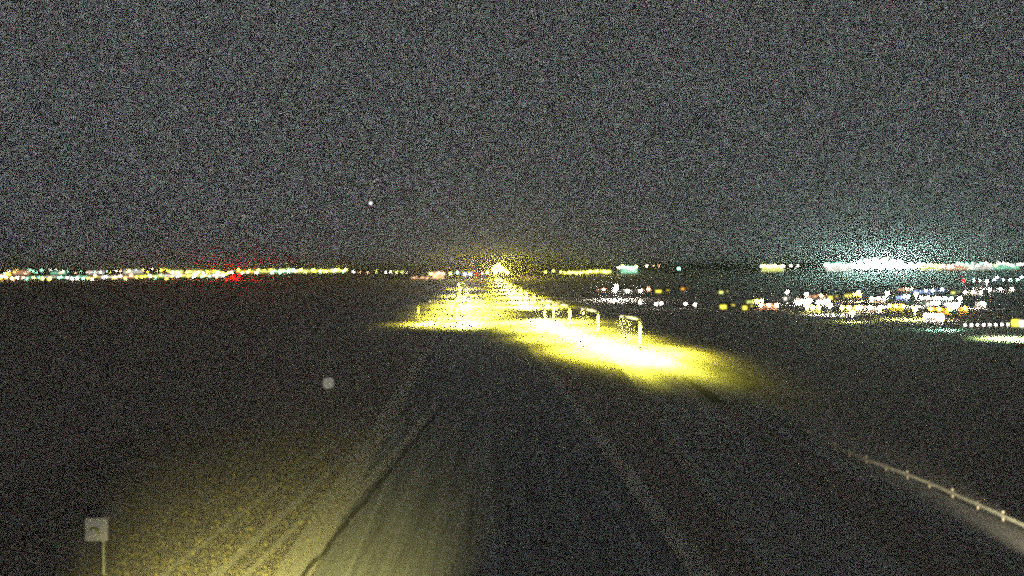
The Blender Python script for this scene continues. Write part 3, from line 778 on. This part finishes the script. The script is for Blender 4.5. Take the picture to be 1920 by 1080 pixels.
# ------------------------------------------------------------------ low far buildings with lit fronts, left ones added to fill the band
def city_block(px, py, d, wide, colour, s, label):
    b = along(px, d); W = wide / F * d; z1 = max(5.0, z_at(px, py, d) - b.z)
    t = thing('warehouse', label, 'building', b, math.atan2(-b.x, b.y), 'lit buildings of the far city')
    bm = BM(); add_box(bm, -W/2, W/2, 0, 30, 0, z1); obj('wall', bm, HOUSE_MAT['grey'], t)
    bm = BM(); add_box(bm, -W/2-.5, W/2+.5, -.5, 30.5, z1+.01, z1+.7); obj('roof', bm, mat('flat_roof', (.2, .2, .2), .9), t)
    n = max(2, int(W/11)); m = glow('front_%s_%d' % (colour, s*10), PAL[colour], s)
    for k in range(n):
        a = -W/2 + W*(k+.08)/n; c = -W/2 + W*(k+.92)/n
        bm = BM(); add_box(bm, a, c, -.25, -.004, .8, z1-.8); obj('lit_window', bm, m, t)
random.seed(21)
names = {'white': 'white', 'yellow': 'yellow', 'lemon': 'lemon', 'mint': 'mint', 'peach': 'peach', 'orange': 'orange'}
seen = {}
for px, py, d, w, c, s_ in [(8, 523, 3950, 26, 'orange', 2.5), (36, 519, 3900, 26, 'peach', 2), (66, 521, 4000, 26, 'mint', 2.5), (98, 519, 4050, 24, 'white', 3), (126, 519, 4000, 22, 'mint', 2.5), (152, 518, 4000, 22, 'mint', 2.5), (178, 519, 4000, 18, 'yellow', 3),
        (204, 518, 4000, 28, 'white', 3), (236, 517, 4000, 30, 'peach', 2.5), (266, 516, 4100, 24, 'yellow', 3), (294, 516, 4100, 26, 'lemon', 3), (322, 515, 4200, 26, 'white', 3), (352, 514, 4200, 28, 'lemon', 3), (382, 514, 4200, 26, 'yellow', 3), (410, 513, 4200, 22, 'white', 3),
        (330, 507, 5600, 26, 'lemon', 3), (366, 507, 5600, 30, 'lemon', 3), (400, 507, 5600, 26, 'yellow', 3), (462, 507, 5600, 34, 'yellow', 3), (498, 507, 5600, 30, 'lemon', 3), (532, 506, 5600, 34, 'mint', 3), (566, 506, 5600, 30, 'lemon', 3), (600, 506, 5600, 34, 'yellow', 3), (632, 506, 5600, 28, 'lemon', 3),
        (40, 507, 5600, 30, 'peach', 1.5), (110, 509, 5600, 26, 'mint', 1.5), (180, 508, 5600, 30, 'white', 1.5), (250, 506, 5600, 34, 'white', 1.5), (745, 510, 5200, 26, 'lemon', 1.2),
        (822, 510, 3500, 22, 'peach', 2.2), (1080, 508, 4400, 30, 'lemon', 2.5), (1114, 508, 4400, 28, 'yellow', 2.5), (1138, 507, 4400, 18, 'lemon', 2.5), (1180, 499, 4300, 30, 'mint', 2.0), (1449, 498.5, 3700, 40, 'lemon', 1.6),
        (1572, 496.5, 3600, 44, 'white', 1.5), (1745, 495.5, 3600, 36, 'lemon', 1.4), (1790, 495.5, 3600, 40, 'peach', 1.4), (1836, 495.5, 3700, 44, 'white', 1.3), (1885, 495.5, 3700, 46, 'mint', 1.3)]:
    where = 'added to fill the left skyline band' if px < 660 else 'just left of the interchange on the skyline' if px < 900 else 'on the skyline right of the road' if px < 1250 else 'on the skyline by the floodlights'
    seen[(c, where)] = seen.get((c, where), 0) + 1
    k = ['', 'second ', 'third ', 'fourth ', 'fifth ', 'sixth ', 'seventh ', 'eighth ', 'ninth '][seen[(c, where)]-1]
    city_block(px, py, d, w, c, s_, 'low building with %s lit front %s%s' % (c, where, (', %sfrom left' % k) if k else ''))

city_block(437, 520, 3500, 16, 'red', 0.35, 'added low building with a glowing red front filling the red halo')  # added glowing front, stands in for the red halo
for px, py, lab in ((424, 525, 'lowest left added red light of the red cluster'), (443, 523, 'white-hot added red light at the right of the red cluster'), (449, 516, 'upper right added red light of the red cluster'), (431, 510, 'topmost added red light of the red cluster')):  # extra red masts added to widen the red glow
    mast(px, py, 3450, 'red', 1500, lab, 'added red lights widening the red glow', .8)

# ------------------------------------------------------------------ dry grass on the verge
def build_grass():
    random.seed(3)
    bm = BM(); n = 0
    while n < 5200:
        y = 60 + 85*random.random()**1.6
        x = random.uniform(-62, 3.0 - 0.043*y - 17.6)
        if any((Vector((x, y, 0)) - p).length < 1.3 for p in GRASS_FREE): continue
        n += 1
        h0 = random.uniform(.10, .34)
        for k in range(5):
            a = random.uniform(0, 6.28); w = random.uniform(.025, .06); h = h0*random.uniform(.6, 1.2); l = random.uniform(.05, .3)
            c, s_ = math.cos(a), math.sin(a)
            bx, by = x + random.uniform(-.15, .15), y + random.uniform(-.15, .15)
            add_poly(bm, [(bx - s_*w, by + c*w, 0), (bx + s_*w, by - c*w, 0), (bx + c*l, by + s_*l, h)], 0 if random.random() < .7 else 1)
    o = obj('dry_grass', bm, [mat('dry_grass_straw', (.42, .37, .2), .9), mat('dry_grass_green', (.16, .17, .07), .9)])
    tag(o, 'sparse dry grass tufts on the verge left of the freeway', kind='stuff')
GRASS_FREE = [Vector((p.x, p.y, 0)) for p in resample([(q.x, q.y) for q in [at(x, y) for x, y in ((548, 1105), (570, 1080), (655, 975), (740, 872), (790, 812), (830, 760))]], 1.5)]
build_grass()
